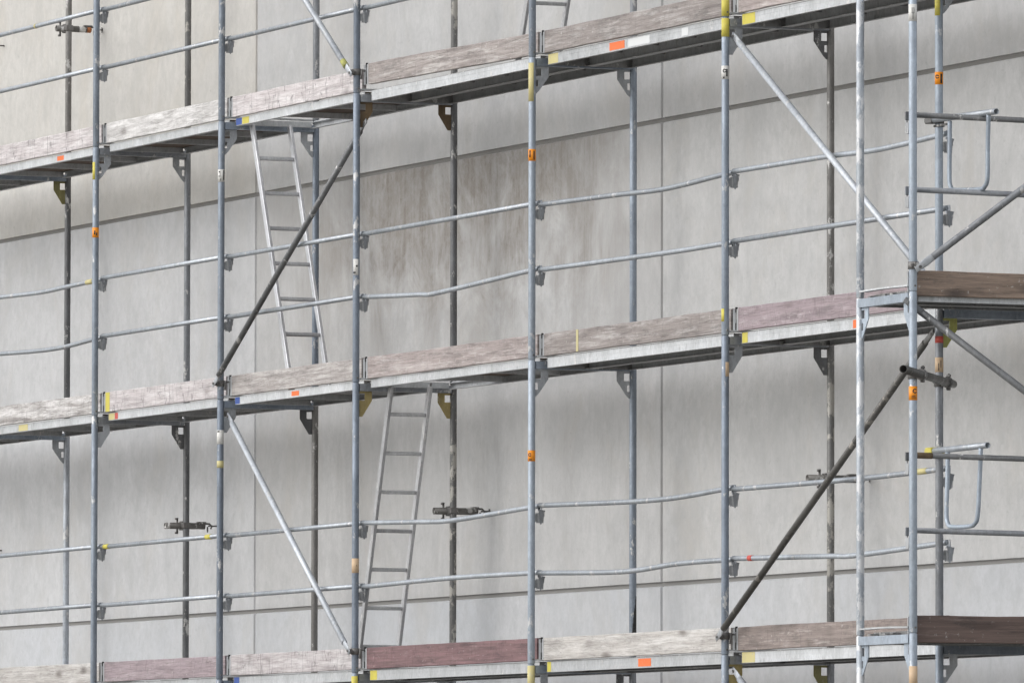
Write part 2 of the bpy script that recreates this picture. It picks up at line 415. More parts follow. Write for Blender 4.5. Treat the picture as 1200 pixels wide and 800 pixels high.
def rail_box(parent, y, z, sgn):
    b = MB(); yc = y + sgn * .058
    b.prism([(yc - .024, z - .012), (yc + .024, z - .012), (yc + .019, z - .078), (yc - .019, z - .078)], 'x', -.012, .02)
    b.box(-.008, .008, min(y, yc) + .01, max(y, yc), z - .07, z - .02)
    b.box(-.004, .004, yc + .02, yc + .034, z - .035, z + .006)
    o = b.build('rail_box', M['box'], parent)
    w = MB(); w.prism([(yc - .02, z + .012), (yc + .03, z + .004), (yc + .012, z - .05), (yc + .002, z - .088), (yc - .006, z - .088), (yc - .01, z - .03)], 'x', .021, .027)
    w.build('wedge', M['grey'], o)
    return o

def frame(loc, rz, label, mats, gus, gh, group, storey, width=W, foot=0.0):
    """one scaffold frame: two standards, transom, gusset plates, rail boxes. Origin: top joint of the outer post."""
    t = root('scaffold_frame', loc, rz, label, 'scaffold frame', group)
    a = post(t, 0, M[mats[0]], 2.0, foot); b_ = post(t, width, M[mats[1]], 2.0, foot)
    u = MB()
    u.box(-.0245, .0245, PR - .003, width - PR + .003, -.055, -.050)
    u.box(-.0245, -.0205, PR - .003, width - PR + .003, -.0501, -.004)
    u.box(.0205, .0245, PR - .003, width - PR + .003, -.0501, -.004)
    u.box(.0245, .0262, PR, width - PR, -.030, -.024)
    u.build('transom', M[mats[2]], t)
    hs = .034 if rz else .0255; h = MB(); n = 8                                       # hold-down strip over the deck hooks
    for k in range(n):
        y0 = .03 + (width - .06) * k / n; y1 = .03 + (width - .06) * (k + 1) / n
        h.box(-.022, .022, y0, y1 + .001, hs + .004 * math.sin(math.pi * k / n), hs + .010 + .004 * math.sin(math.pi * k / n))
    h.build('hold_down_strip', M['deckside'], t)
    gusset(t, 0, 1, M[gus[0]], gh[0]); gusset(t, width, -1, M[gus[1]], gh[1])
    for z in (-2 + 1.01, -2 + .575):
        rail_box(t, 0, z, 1)
    pn = MB(); pn.tube([(0, 0, 0), (.0, -.0, 0)], .001, 3) if False else None
    p = MB(); aa = R(CAMA + 30) - rz
    d = Vector((math.cos(aa), math.sin(aa), 0))
    p.tube([d * (PR - .004) + Vector((0, 0, -1.965)), d * (PR + .003) + Vector((0, 0, -1.965))], .0065, 10)
    p.build('locking_pin', M['clamp'], t)
    if storey == 0:
        for y in (0, width):
            j = MB(); j.tube([(0, y, GZ - loc[2] + .012), (0, y, -2 + .02)], .0185, 14)
            j.tube([(0, y, -2.03), (0, y, -1.998)], .034, 8); j.box(-.07, .07, y - .07, y + .07, GZ - loc[2] + .002, GZ - loc[2] + .012)
            j.box(-.11, .11, y - .006, y + .006, -2.022, -2.008)
            j.build('base_jack', M['grey'], t)
    return t

def band(parent, z0, z1, mat, name='tape_band', y=0, a0=CAMA - 95, a1=CAMA + 95, thick=.0009):
    return MB().patch(PR, z0, z1, a0, a1, thick, 16, 0, y).build(name, M[mat], parent)

def sticker(parent, zc, h, mat, marks=(), y=0, rz=0.0, a0=CAMA - 100, a1=CAMA + 100):
    """marks: (angle from the viewer, half angle, z0, z1) as fractions of the label height, or ('c', angle, z)"""
    off = -math.degrees(rz)
    s = MB().patch(PR, zc - h / 2, zc + h / 2, a0 + off, a1 + off, .0009, 18, 0, y).build('sticker', M[mat], parent)
    if marks:
        b = MB()
        for m in marks:
            if m[0] == 'c':
                for k in range(9):
                    t = R(40 + 35 * k); rr = m[3] if len(m) > 3 else .011
                    ang = m[1] + math.degrees(rr * math.cos(t) / PR); z = zc + m[2] * h + rr * math.sin(t)
                    b.patch(PR, z - .0032, z + .0032, CAMA + off + ang - 8, CAMA + off + ang + 8, .0018, 2, 0, y)
            else:
                an, ha, f0, f1 = m
                b.patch(PR, zc + (f0 - .5) * h, zc + (f1 - .5) * h, CAMA + off + an - ha, CAMA + off + an + ha, .0018, 5, 0, y)
        b.build('print', M['black'], s)
    return s

DT = .022      # deck top above the joint
def steel_deck(loc, rz, L, y0, width, label, group, lip=.072, dirty=False):
    t = root('steel_deck', loc, rz, label, 'scaffold deck', group)
    x0, x1 = .075, L - .055; y1 = y0 + width; b = MB()
    b.box(x0, x1, y0, y1, DT - .004, DT)
    for ya, s in ((y0, 1), (y1, -1)):
        fl = MB(); fl.box(x0, x1, min(ya, ya + s * .003), max(ya, ya + s * .003), DT - lip, DT - .0042)
        fl.box(x0, x1, min(ya - s * .0014, ya), max(ya - s * .0014, ya), DT - .03, DT - .026)
        fl.build('edge_flange', M['deckside'], t)  # same steel as the plate, coloured lighter as if lit by the sky
        b.box(x0, x1, min(ya + s * .0032, ya + s * .03), max(ya + s * .0032, ya + s * .03), DT - lip + .0005, DT - lip + .0035)
    for k in range(1, 4):                                  # pressed ribs and stiffeners of the sheet
        yy = y0 + width * k / 4; b.box(x0 + .02, x1 - .02, yy - .008, yy + .008, DT - .013, DT - .0039)
    n = max(3, int(L / .6))
    for k in range(1, n):
        xx = x0 + (x1 - x0) * k / n; b.box(xx - .012, xx + .012, y0 + .031, y1 - .031, DT - .03, DT - .0125)
    b.build('deck_plate', M['deck'], t)  # underside shade is painted in by the darker zinc
    for xa, s in ((x0, -1), (x1, 1)):
        c = MB(); xs = sorted((xa + s * .0005, xa + s * .005)); c.box(xs[0], xs[1], y0, y1, DT - lip, DT)
        for yy in (y0 + .05, y1 - .05):
            xs = sorted((xa + s * .005, xa + s * .058)); c.box(xs[0], xs[1], yy - .018, yy + .018, .002, .012)
        c.build('end_hook', M['deck'], t)
    return t

def frame_deck(loc, rz, L, label, group, hatch=None):
    """aluminium framed plywood deck; hatch = (x0, x1, lid side)"""
    t = root('hatch_deck' if hatch else 'plywood_deck', loc, rz, label, 'scaffold deck', group)
    x0, x1, y0, y1 = .075, L - .055, .082, .69; lip = .056
    for ya, s in ((y0, 1), (y1, -1)):
        b = MB()
        ys = sorted((ya, ya + s * .004)); b.box(x0, x1, ys[0], ys[1], DT - lip, DT)
        ys = sorted((ya + s * .004, ya + s * .034)); b.box(x0, x1, ys[0], ys[1], DT - lip, DT - lip + .004)
        b.box(x0, x1, ys[0], ys[1], DT - .0145, DT - .011)
        b.build('side_rail', M['deckside'], t)
    pl = MB()
    if hatch:
        h0, h1 = hatch[0], hatch[1]
        ys0, ys1 = y0 + .0045, y1 - .0045
        if h0 > x0 + .02: pl.box(x0, h0, ys0, ys1, DT - .0105, DT - .001)
        pl.box(h1, x1, ys0, ys1, DT - .0105, DT - .001)
        pl.box(h0, h1, ys0, .135, DT - .0105, DT - .001)
        lid = MB(); lid.box(h1 + .01, h1 + .01 + (h1 - h0), .14, .64, DT + .001, DT + .012); lid.build('hatch_lid', M['deckside'], t)
    else:
        pl.box(x0, x1, y0 + .0045, y1 - .0045, DT - .0105, DT - .001)
    pl.build('plywood_sheet', M['ply'], t)
    n = max(3, int(L / .8))
    for k in range(0, n + 1):
        xx = x0 + .015 + (x1 - x0 - .03) * k / n
        if hatch and hatch[0] + .02 < xx < hatch[1] - .02: continue
        MB().box(xx - .013, xx + .013, y0 + .035, y1 - .035, DT - .05, DT - .0106).build('cross_member', M['deckside'], t)
    for xa, s in ((x0, -1), (x1, 1)):
        k = MB()
        for yy in (y0 + .06, (y0 + y1) / 2, y1 - .06):
            xs = sorted((xa, xa + s * .056)); k.box(xs[0], xs[1], yy - .02, yy + .02, .002, .012)
        k.build('end_hook', M['deckside'], t)
    return t

def lip_mark(t, x0, x1, y, mat, z0=-.042, z1=.018):
    MB().box(x0, x1, y - .0015, y + .001, z0, z1).build('paint_mark', M[mat], t)

def toe_board(loc, rz, L, label, wmat, group, dz=(.03, .03), hgt=.148, y=.058, start=.07, marks=()):
    t = root('toe_board', loc, rz, label, 'toe board', group)
    b = MB(); x0, x1 = start, L - .04; th = .03
    bm = b.bm; n = 14; sec = []
    for k in range(n + 1):                                 # slightly worn, uneven plank edges
        x = x0 + (x1 - x0) * k / n; zb = dz[0] + (dz[1] - dz[0]) * k / n
        j = lambda s: random.uniform(-s, s)
        zt, z_b = zb + hgt + j(.0022), zb + j(.0015)
        c = .004
        pr = [(y + c, z_b), (y, z_b + c), (y, zt - c), (y + c, zt), (y + th - c, zt), (y + th, zt - c), (y + th, z_b + c), (y + th - c, z_b)]
        sec.append([bm.verts.new((x, u, v)) for u, v in pr])
    for k in range(n):
        for i in range(8): bm.faces.new((sec[k][i], sec[k][(i + 1) % 8], sec[k + 1][(i + 1) % 8], sec[k + 1][i]))
    bm.faces.new(sec[0]); bm.faces.new(list(reversed(sec[-1])))
    b.build('plank', WOOD[wmat], t)
    f = MB(); z = dz[0]
    f.box(-.012, start - .004, y + .001, y + .005, z + .002, z + hgt - .008)
    f.box(start - .004, start + .035, y - .0025, y + .0005, z + .012, z + hgt - .02) if wmat in ('darkredx',) else None
    f.box(start - .008, start - .001, y - .001, y + th + .001, z + .002, z + hgt - .004)
    f.build('end_fitting', M['deckside'], t)
    h = MB(); xx = start * .5
    h.box(xx - .003, xx + .006, y - .004, y + .002, z + .006, z + .052)
    h.box(xx - .002, xx + .006, y - .005, y + .010, z + hgt - .03, z + hgt + .004)
    h.box(xx, xx + .003, y - .002, y + .0015, z + .05, z + hgt - .02)
    h.build('locking_hook', M['black'], t)
    for (m, xa, xb) in marks:
        MB().box(xa, xb, y - .002, y + .001, dz[0] + .002, dz[0] + hgt - .003).build('paint_mark', M[m], t)
    return t

def guard_rail(loc, rz, L, label, pts, group, bands=(), mat='rail', y=.06):
    """pts: (x, z) along the bay"""
    t = root('guard_rail', loc, rz, label, 'guard rail', group)
    P = [(x, y, z) for x, z in pts]
    MB().tube(smooth_path(P), .0168, 14).build('rail_tube', M[mat], t)
    for (x, z), s in ((pts[0], -1), (pts[-1], 1)):
        e = MB(); xs = sorted((x - s * .028, x + s * .022))
        e.box(xs[0], xs[1], y - .006, y + .006, z - .034, z + .017, .003)
        e.build('flattened_end', M[mat], t)
    for x, w, m in bands:
        for i in range(len(pts) - 1):
            if pts[i][0] <= x <= pts[i + 1][0]:
                (xa, za), (xb, zb) = pts[i], pts[i + 1]; zz = lambda q: za + (zb - za) * (q - xa) / (xb - xa)
                MB().tube([(x - w / 2, y, zz(x - w / 2)), (x + w / 2, y, zz(x + w / 2))], .0186, 14).build('paint_band', M[m], t)
    return t

def brace(name, loc, rz, a, b, mat, label, clamp_a, clamp_b, group, ya=-.05, yb=-.05, fm=None):
    """tube from a to b, both (x, z) in the run's plane, with flattened ends and clamps"""
    t = root(name, loc, rz, label, 'brace', group)
    A = Vector((a[0], ya, a[1])); B = Vector((b[0], yb, b[1])); d = (B - A).normalized()
    MB().tube([A + d * .10, B - d * .10], .0212, 18).build('brace_tube', M[mat], t)
    nrm = Vector((0, 1, 0)); side = d.cross(nrm).normalized()
    for P, s in ((A, 1), (B, -1)):
        bm = MB(); v = []
        prof = [(-.03, .018, .004), (.05, .024, .005), (.12, .0215, .016), (.13, .021, .0205)]
        rings = []
        for (u, w, th) in prof:
            c = P + d * (s * u); ring = []
            for k in range(12):
                q = 2 * math.pi * k / 12
                ring.append(bm.bm.verts.new(c + side * (w * math.cos(q)) + nrm * (th * math.sin(q))))
            rings.append(ring)
        for i in range(3):
            for k in range(12):
                f = bm.bm.faces.new((rings[i][k], rings[i][(k + 1) % 12], rings[i + 1][(k + 1) % 12], rings[i + 1][k])); f.smooth = True
        bm.bm.faces.new(rings[0]); bm.bm.faces.new(rings[-1])
        e = bm.build('flattened_end', M[(fm or mat) if s == 1 else mat], t)
        r = MB(); r.tube([P + nrm * -.012, P + nrm * .012], .009, 10); r.build('rivet', M['clamp'], e)
    for P, on in ((A, clamp_a), (B, clamp_b)):
        if not on: continue
        px, pz = on
        c = MB(); c.tube([(px, 0, pz - .022), (px, 0, pz + .022)], .031, 14)
        c.box(px - .012, px + .012, -.052, -.02, pz - .016, pz + .016)
        c.tube([(px - .03, -.045, pz + .005), (px + .02, .075, pz + .012), (px + .03, .095, pz - .004)], .0065, 8)
        c.tube([(px + .034, .02, pz - .05), (px + .034, .025, pz + .02)], .008, 8)
        c.box(px - .03, px + .03, -.04, -.03, pz - .010, pz + .010)
        c.build('clamp', M['clamp'], t)
    return t

def ladder(loc, label, lo, hi, mat, y0=.205, y1=.495, rung0=.2, step=.262, group='access ladders'):
    """lo, hi: (x, z) of foot and head"""
    t = root('access_ladder', loc, 0, label, 'ladder', group)
    (xa, za), (xb, zb) = lo, hi; d = Vector((xb - xa, 0, zb - za)).normalized(); n = Vector((d.z, 0, -d.x))
    for y in (y0, y1):
        b = MB(); A = Vector((xa, y, za)); B = Vector((xb, y, zb)); v = []
        for c in (A, B):
            for su, sn in ((-1, -1), (1, -1), (1, 1), (-1, 1)):
                v.append(b.bm.verts.new(c + Vector((0, su * .0115, 0)) + n * (sn * .026)))
        b.bm.faces.new(v[:4]); b.bm.faces.new(v[4:])
        for i in range(4): b.bm.faces.new((v[i], v[(i + 1) % 4], v[4 + (i + 1) % 4], v[4 + i]))
        bmesh.ops.bevel(b.bm, geom=b.bm.edges[:], offset=.003, segments=1, affect='EDGES')
        st = b.build('stile', M[mat], t)
        MB().box(xa - .03, xa + .03, y - .014, y + .014, za - .012, za + .02, .004).build('rubber_foot', M['black'], st)
    z = za + rung0
    while z < zb - .05:
        x = xa + (xb - xa) * (z - za) / (zb - za)
        r = MB(); r.box(-.014, .014, y0 + .011, y1 - .011, -.0125, .0125, .004)
        o = r.build('rung', M[mat], t); o.location = (x, 0, z); o.rotation_euler = (0, math.atan2(d.x, d.z) * .6, 0)
        z += step
    h = MB()
    for y in (y0, y1):
        h.tube(smooth_path([(xb, y, zb - .06), (xb + d.x * .03, y, zb + .005), (xb + .02, y, zb + .012)], 4), .008, 8)
    h.build('top_hook', M['clamp'], t)
    return t

# ------------------------------------------------------------------ main run
CN = ['beyond the left picture edge', 'at the leftmost inner post', 'at the leftmost front post', 'left of the upper ladder', 'between the two ladders',
      'right of the lower ladder', 'where the right hand braces begin', 'at the right hand corner']
MATS = {  # (post index, top level): outer, inner, transom
    (1, 6): ('blue', 'brown'), (2, 6): ('blue', 'speck'), (3, 6): ('blue', 'grey'), (4, 6): ('deepblue', 'speck'), (5, 6): ('blue', 'grey'), (6, 6): ('blue', 'grey'),
    (1, 4): ('blue', 'dark'), (2, 4): ('blue', 'grey'), (3, 4): ('blue', 'deepblue'), (4, 4): ('deepblue', 'dark'), (5, 4): ('light', 'blue'), (6, 4): ('blue', 'brown'), (7, 4): ('light', 'grey'),
    (1, 2): ('blue', 'palemix'), (2, 2): ('blue', 'dark'), (3, 2): ('deepblue', 'brown'), (4, 2): ('deepblue', 'speck'), (5, 2): ('light', 'blue'), (6, 2): ('deepblue', 'speck'), (7, 2): ('grey', 'grey'),
}
GUS = {(1, 4): ('plate', 'olive'), (2, 4): ('plate', 'plate'), (3, 4): ('plate', 'plate'), (4, 4): ('rust', 'rust'), (5, 4): ('plate', 'plate'), (6, 4): ('plate', 'dark'), (7, 4): ('plate', 'plate'),
       (1, 2): ('plate', 'plate'), (2, 2): ('plate', 'dark'), (3, 2): ('plate', 'dark'), (4, 2): ('mustard', 'mustard'), (5, 2): ('plate', 'plate'), (6, 2): ('plate', 'dark'), (7, 2): ('lime', 'plate'),
       (5, 0): ('plate', 'dark'), (6, 0): ('mustard', 'olive'), (7, 0): ('plate', 'plate')}
GHOLE = {(1, 4): (1, 1), (2, 4): (2, 2), (3, 4): (2, 2), (4, 4): (1, 1), (5, 4): (2, 2), (6, 4): (1, 2), (7, 4): (2, 2), (1, 2): (2, 2), (5, 2): (2, 2), (7, 0): (2, 2)}
FEAT = {(2, 4): 'blue grey, orange stickered', (3, 4): 'blue grey, white labelled', (4, 4): 'slate grey, rusty plated',
        (5, 4): 'pale, yellow taped, orange stickered', (6, 4): 'yellow taped, white labelled', (7, 4): 'pale, orange stickered',
        (5, 2): 'pale, orange stickered', (4, 2): 'slate grey, mustard plated', (3, 2): 'slate grey, twice labelled',
        (7, 2): 'grey, tan labelled', (6, 2): 'grey, torn labelled', (1, 4): 'dark, olive plated',
        (1, 2): 'pale worn', (2, 2): 'blue grey', (5, 0): 'yellow taped', (4, 0): 'yellow painted', (6, 0): 'mustard plated'}
FR = {}
for lv in (0, 2, 4, 6):
    for i, X in enumerate(BX):
        if (lv == 6 and i in (0, 7)): continue
        m = MATS.get((i, lv), ('blue', 'grey')); gg = GUS.get((i, lv), ('plate', 'plate'))
        lab = f"{FEAT.get((i, lv), 'plain zinc')} scaffold frame {STOREY[lv]}, {CN[i]}"
        FR[(i, lv)] = frame((X, 0, lv), 0, lab, (m[0], m[1], 'blue' if i % 2 else 'grey'), gg, GHOLE.get((i, lv), (1, 1)), 'frames of the long scaffold', lv)
def zrel(z, lv): return z - lv
ORM = [('c', 22, .12), (12, 30, .12, .2), (8, 22, .24, .3)]
def st(i, lv, z, h, mat, marks=(), **k): sticker(FR[(i, lv)], z - lv, h, mat, marks, **k)
st(2, 4, 3.365, .075, 'orange', [(-15, 12, .3, .7), (18, 10, .2, .5)])
st(3, 4, 3.61, .09, 'whitelabel', [(45, 12, .15, .95), (-30, 14, .75, .85), (-20, 4, .4, .85), (-40, 10, .42, .5), (-10, 4, .1, .3)])
st(5, 4, 3.355, .078, 'orange', [(-35, 12, .3, .9), (30, 10, .1, .85)])
st(5, 2, 1.372, .072, 'orange', [('c', -30, .1, .009), (-20, 20, .1, .2)])
st(6, 4, 3.655, .085, 'whitelabel', [('c', -15, .12, .009), (20, 12, .2, .75), (-25, 12, .05, .18)])
st(7, 4, 3.375, .075, 'orange', [('c', -30, .12, .009), (30, 14, .1, .85)])
st(4, 4, 2.80, .11, 'whitelabel', [(-30, 20, .1, .2), (10, 14, .5, .62)], a0=-75, a1=15)
st(4, 2, .74, .1, 'tanlabel', [(20, 3, .45, .55)])
st(7, 2, 1.665, .088, 'tanlabel', [(-10, 5, .1, .6), (20, 5, .3, .8)])
band(FR[(7, 2)], -.235 + .03, -.165 + .0, 'redpaint', 'paint_band')
st(3, 2, 1.735, .1, 'whitelabel', [(-35, 20, .85, .95)]); st(3, 2, 1.54, .05, 'paleyellow')
st(6, 2, 1.79, .09, 'tanlabel', a0=-20, a1=60)
band(FR[(5, 4)], -.29, -.035, 'paleyellow', a0=-120, a1=0); band(FR[(6, 4)], -.12, -.003, 'yellow'); band(FR[(6, 6)], -1.99, -1.86, 'yellow')
band(FR[(2, 4)], -.24, -.11, 'yellow', a0=-115, a1=-35); band(FR[(6, 4)], -1.91, -1.83, 'yellow', a0=-115, a1=-40); band(FR[(5, 0)], -.18, -.006, 'paleyellow')
band(FR[(4, 0)], -.12, -.02, 'yellow', a0=-110, a1=30); band(FR[(7, 4)], -.25, -.12, 'yellow', a0=-115, a1=-10)
# tape where the post tops show a black smear
tar = MB()
for k in range(16):
    zb = -1.86 + .02 * k; q = (1 - k / 16) ** .7
    tar.patch(PR, zb, zb + .0199, CAMA + 70 - 95 * q + random.uniform(-6, 6), CAMA + 80, .0007, 6, 0, W)
tar.build('tar_smear', M['black'], FR[(5, 2)])

BN = ['beyond the left picture edge', 'at the left picture edge', 'just left of the ladder bays', "in the upper ladder's bay", "in the lower ladder's bay",
      'just right of the ladder bays', 'behind the right hand braces']
DK = {4: 'PPPHSSS', 2: 'PPPPHSS', 0: 'SSSSSSS'}
DN = {'P': 'aluminium edged plywood deck', 'S': 'steel deck plank', 'H': 'hatch deck with open ladder hatch'}
LIP = .082
MARK = {(1, 4): [('orangered', 1.52, 1.66)], (3, 4): [('bluepaint', .08, .19), ('yellow', .20, .33)], (5, 4): [('paleyellow', .08, .24), ('orangered', 1.08, 1.32), ('fadedwhite', 1.38, 1.72), ('fadedwhite', 2.22, 2.32)],
        (6, 4): [('yellow', .08, .27)], (2, 2): [('paleyellow', .08, .20), ('redpaint', .21, .27)], (3, 2): [('bluepaint', .08, .17), ('orangered', 1.17, 1.31)], (1, 2): [('paleyellow', .70, .90)],
        (6, 2): [('yellow', .08, .16), ('orangered', 1.70, 1.88)], (3, 0): [('bluepaint', .08, .18)], (4, 0): [('yellow', .08, .2)], (5, 0): [('yellow', .08, .14), ('orangered', 1.55, 1.75)], (6, 0): [('paleyellow', .08, .27), ('fadedwhite', 2.42, 2.5)]}
for lv in (4, 2, 0):
    for i in range(7):
        X, L = BX[i], BX[i + 1] - BX[i]; k = DK[lv][i]; grp = 'decks of the long scaffold'
        where = f"{LVN[lv]} level, {BN[i]}"
        if k == 'P':
            d = frame_deck((X, 0, lv), 0, L, f"{DN[k]}, {where}", grp)
        elif k == 'H':
            d = frame_deck((X, 0, lv), 0, L, f"{DN[k]}, {where}", grp, (.08, .82))
        else:
            d = steel_deck((X, 0, lv), 0, L, .082, .302, f"front {DN[k]}, {where}", grp)
            steel_deck((X, 0, lv), 0, L, .39, .302, f"rear {DN[k]} by the wall, {where}", grp)
        for (m, xa, xb) in MARK.get((i, lv), []):
            lip_mark(d, xa, xb, LIP, m, (-.030 if k != 'S' else -.047) + (.006 if 'orange' in m or 'white' in m else 0), .0175 - (.008 if 'orange' in m or 'white' in m else 0))

TB = {4: ['palepink', 'palepink', 'palewhite', 'palepink', 'weathered', 'weathered', 'pinkbrown'], 2: ['peeling', 'peeling', 'palepink', 'greybrown', 'pinkbrown', 'weathered', 'purple'],
      0: ['pale', 'pale', 'purple', 'palepink', 'darkred', 'pale', 'brown']}
WN = dict(palepink='pale pinkish painted', palewhite='whitewashed', peeling='peeling white', weathered='weathered grey brown', greybrown='cracked grey brown', pinkbrown='rough pinkish brown',
          pale='pale straw coloured', purple='faded purple', darkred='dark red', brown='mottled brown')
for lv in (4, 2, 0):
    for i in range(1, 7):
        X, L = BX[i], BX[i + 1] - BX[i]; w = TB[lv][i]
        dz = (.028, .028)
        if (i, lv) == (4, 4): dz = (.062, .03)
        mk = {(2, 2): [('yellow', .075, .16)], (5, 2): [('faded', .60, .635)]}.get((i, lv), [])
        toe_board((X, 0, lv), 0, L, f"{WN[w]} wooden toe board on the {LVN[lv]} level, {BN[i]}", w, 'toe boards of the long scaffold', dz, marks=mk)

BEND = {('L2', 1, 0): [(0, 1.02), (1.2, 1.0), (1.74, 1.008), (2.57, 1.022)], ('L2', 1, 1): [(0, .588), (1.5, .556), (2.57, .592)],
        ('L2', 4, 1): [(0, .596), (.97, .557), (1.35, .550), (3.07, .612)], ('L2', 5, 0): [(0, 1.03), (1.2, 1.012), (2.02, .998), (2.87, 1.026), (3.07, 1.03)], ('L2', 5, 1): [(0, .60), (2.02, .588), (3.07, .592)],
        ('L2', 6, 0): [(0, 1.036), (1.32, 1.032), (2.14, 1.022), (3.07, 1.05)], ('L3', 4, 0): [(0, 1.037), (.98, 1.010), (1.58, 1.0), (2.68, 1.033), (3.07, 1.045)], ('L3', 4, 1): [(0, .596), (1.55, .613), (3.07, .607)],
        ('L3', 5, 0): [(0, 1.047), (1.89, 1.016), (3.07, 1.051)], ('L3', 5, 1): [(0, .603), (1.35, .573), (2.22, .599), (3.07, .601)], ('L3', 6, 0): [(0, 1.04), (1.79, 1.036), (3.07, 1.05)],
        ('L3', 6, 1): [(0, .606), (1.38, .579), (1.79, .572), (3.07, .61)], ('L2', 4, 0): [(0, 1.031), (3.07, 1.043)]}
BANDS = {('L3', 2, 0): [(.11, .1, 'yellow'), (2.2, .1, 'yellow')], ('L2', 1, 0): [(2.3, .14, 'paleyellow')], ('L1', 1, 0): [(1.1, .03, 'paleyellow')], ('L3', 6, 0): [(2.72, .14, 'paleyellow')],
         ('L3', 6, 1): [(.26, .06, 'redpaint')]}
for key, lv in (('L1', 4), ('L2', 2), ('L3', 0)):
    for i in range(1, 7):
        for u in (0, 1):
            if key == 'L1' and (i > 4 or (u == 0 and i > 2)): continue
            X, L = BX[i], BX[i + 1] - BX[i]
            z0 = (1.03, .597)[u]
            pts = BEND.get((key, i, u), [(0, z0), (L, z0 + .006)])
            bent = max(abs(z - z0) for x, z in pts) > .02
            stn = {4: 'above the top deck', 2: 'above the middle deck', 0: 'above the bottom deck'}[lv]
            guard_rail((X, 0, lv), 0, L, f"{'bent' if bent else 'straight'} {('upper', 'lower')[u]} guard rail {stn}, {BN[i]}", [(x, z) for x, z in pts], 'guard rails of the long scaffold', BANDS.get((key, i, u), ()))

# diagonal braces
G = 'diagonal braces'
brace('diagonal_brace', (2.57, 0, 4), 0, (.02, 1.9), (2.57, .145), 'brace_light', 'pale zinc brace running up from the top deck in the bay of the upper ladder', None, (2.57, .15), G)
bb = bpy.data.objects['diagonal_brace']; q0, q1 = Vector((2.44, -.05, .235)), Vector((2.50, -.05, .193))
MB().tube([q0, q1], .0222, 14).build('paint_band', M['lime'], bb)
brace('diagonal_brace', (2.57, 0, 2), 0, (0, .12), (2.60, 1.80), 'brace_grey', 'dark grey brace crossing in front of the upper ladder', (0, .12), None, G, yb=.05, fm='plate')
brace('diagonal_brace', (2.57, 0, 0), 0, (.03, 1.885), (2.57, .155), 'brace_light', 'pale zinc brace left of the lower ladder', None, (2.57, .15), G, ya=.05)
brace('diagonal_brace', (11.28, 0, 2), 0, (.02, 1.885), (3.07, .15), 'brace_light', 'pale zinc brace falling from the top deck at upper right', None, (3.07, .15), G, ya=.05)
brace('diagonal_brace', (11.28, 0, 0), 0, (-.0, .115), (3.07, 1.85), 'brace_dark', 'dark brown brace rising from the bottom deck at lower right', (0, .12), None, G, yb=-.05, fm='plate')
brace('diagonal_brace', (11.28, 0, -2), 0, (.03, 1.9), (3.07, .12), 'brace_light', 'pale zinc brace below the bottom deck in the last bay', None, (3.07, .12), G, ya=.05)

# ladders
ladder((0, 0, 2), 'bright aluminium ladder leaning left up to the top deck hatch', (3.43, .03), (2.645, 1.985), 'alu', rung0=.155, step=.2575)
ladder((0, 0, 0), 'dull aluminium ladder leaning right, standing on the bottom deck', (4.675, .03), (5.285, 1.985), 'alu_dull', rung0=.165, step=.265)
ladder((0, 0, 4), 'dull aluminium ladder standing on the top deck, mostly above the picture', (7.49, .03), (8.27, 1.985), 'alu_dull', rung0=.13, step=.262)

# wall ties: short tubes clamped to the inner posts, hooked into eyes in the wall
def wall_tie(X, z, ya, yb, label, mat='tie'):
    t = root('wall_tie', (X - .048, W, z), 0, label, 'wall tie', 'wall ties on the inner posts')
    MB().pipe((0, ya, 0), (0, yb, 0), .0242).build('tie_tube', M[mat], t)
    c = MB(); c.box(-.026, .03, -.03, .03, -.034, .034, .006); c.box(.02, .076, -.033, .033, -.022, .022, .006)
    c.tube([(-.02, -.045, -.055), (-.02, -.045, .055)], .008, 8); c.tube([(-.02, -.05, .045), (-.02, -.05, .06)], .014, 6); c.tube([(-.02, -.05, -.06), (-.02, -.05, -.045)], .014, 6)
    c.build('clamp', M['clamp'], t)
    h = MB(); h.box(-.02, .02, yb - .06, yb + .01, .012, .032, .004)
    h.tube([(0, yb - .04, .02), (0, yb + .04, .018), (0, yb + .06, 0), (0, yb + .05, -.02)], .007, 8)
    h.tube([(0, yb + .03, .002), (0, WY - W + .02, .002)], .006, 8)
    h.box(-.004, .004, yb + .02, yb + .03, -.045, -.005); h.box(-.004, .004, WY - W - .012, WY - W - .004, -.02, .02)
    h.build('hook', M['clamp'], t)
    return t
wt = wall_tie(-2.57, 5.135, -.085, .20, 'orange tipped wall tie on the leftmost inner post above the top deck')
MB().tube([(0, .165, 0), (0, .198, 0)], .0255, 16).build('paint_band', M['rusttip'], wt)
MB().tube([(0, .10, 0), (0, .15, 0)], .0252, 16).build('paint_band', M['whitelabel'], wt)
wall_tie(0, 1.20, -.15, .165, 'dark wall tie tube between the first two front posts, low left')
wall_tie(5.14, 1.13, -.125, .20, 'dark wall tie tube just right of the lower ladder')
wall_tie(11.28, 1.12, -.14, .20, 'dark wall tie tube crossed by the dark brown brace')
for z, w in ((5.2, 'above the top deck'), (1.17, 'under the middle deck')):
    t = root('eye_bolt', (-4.86, WY, z), 0, f'small eye bolt in the wall at the left picture edge, {w}', 'bolt', 'wall eye bolts')
    b = MB(); b.tube([(0, .03, 0), (0, -.05, 0)], .006, 8); b.build('shank', M['clamp'], t)
    b = MB(); b.tube([(0, -.05 - .018 + .018 * math.cos(q * math.pi / 6), .018 * math.sin(q * math.pi / 6)) for q in range(13)], .0045, 8); b.build('eye', M['clamp'], t)

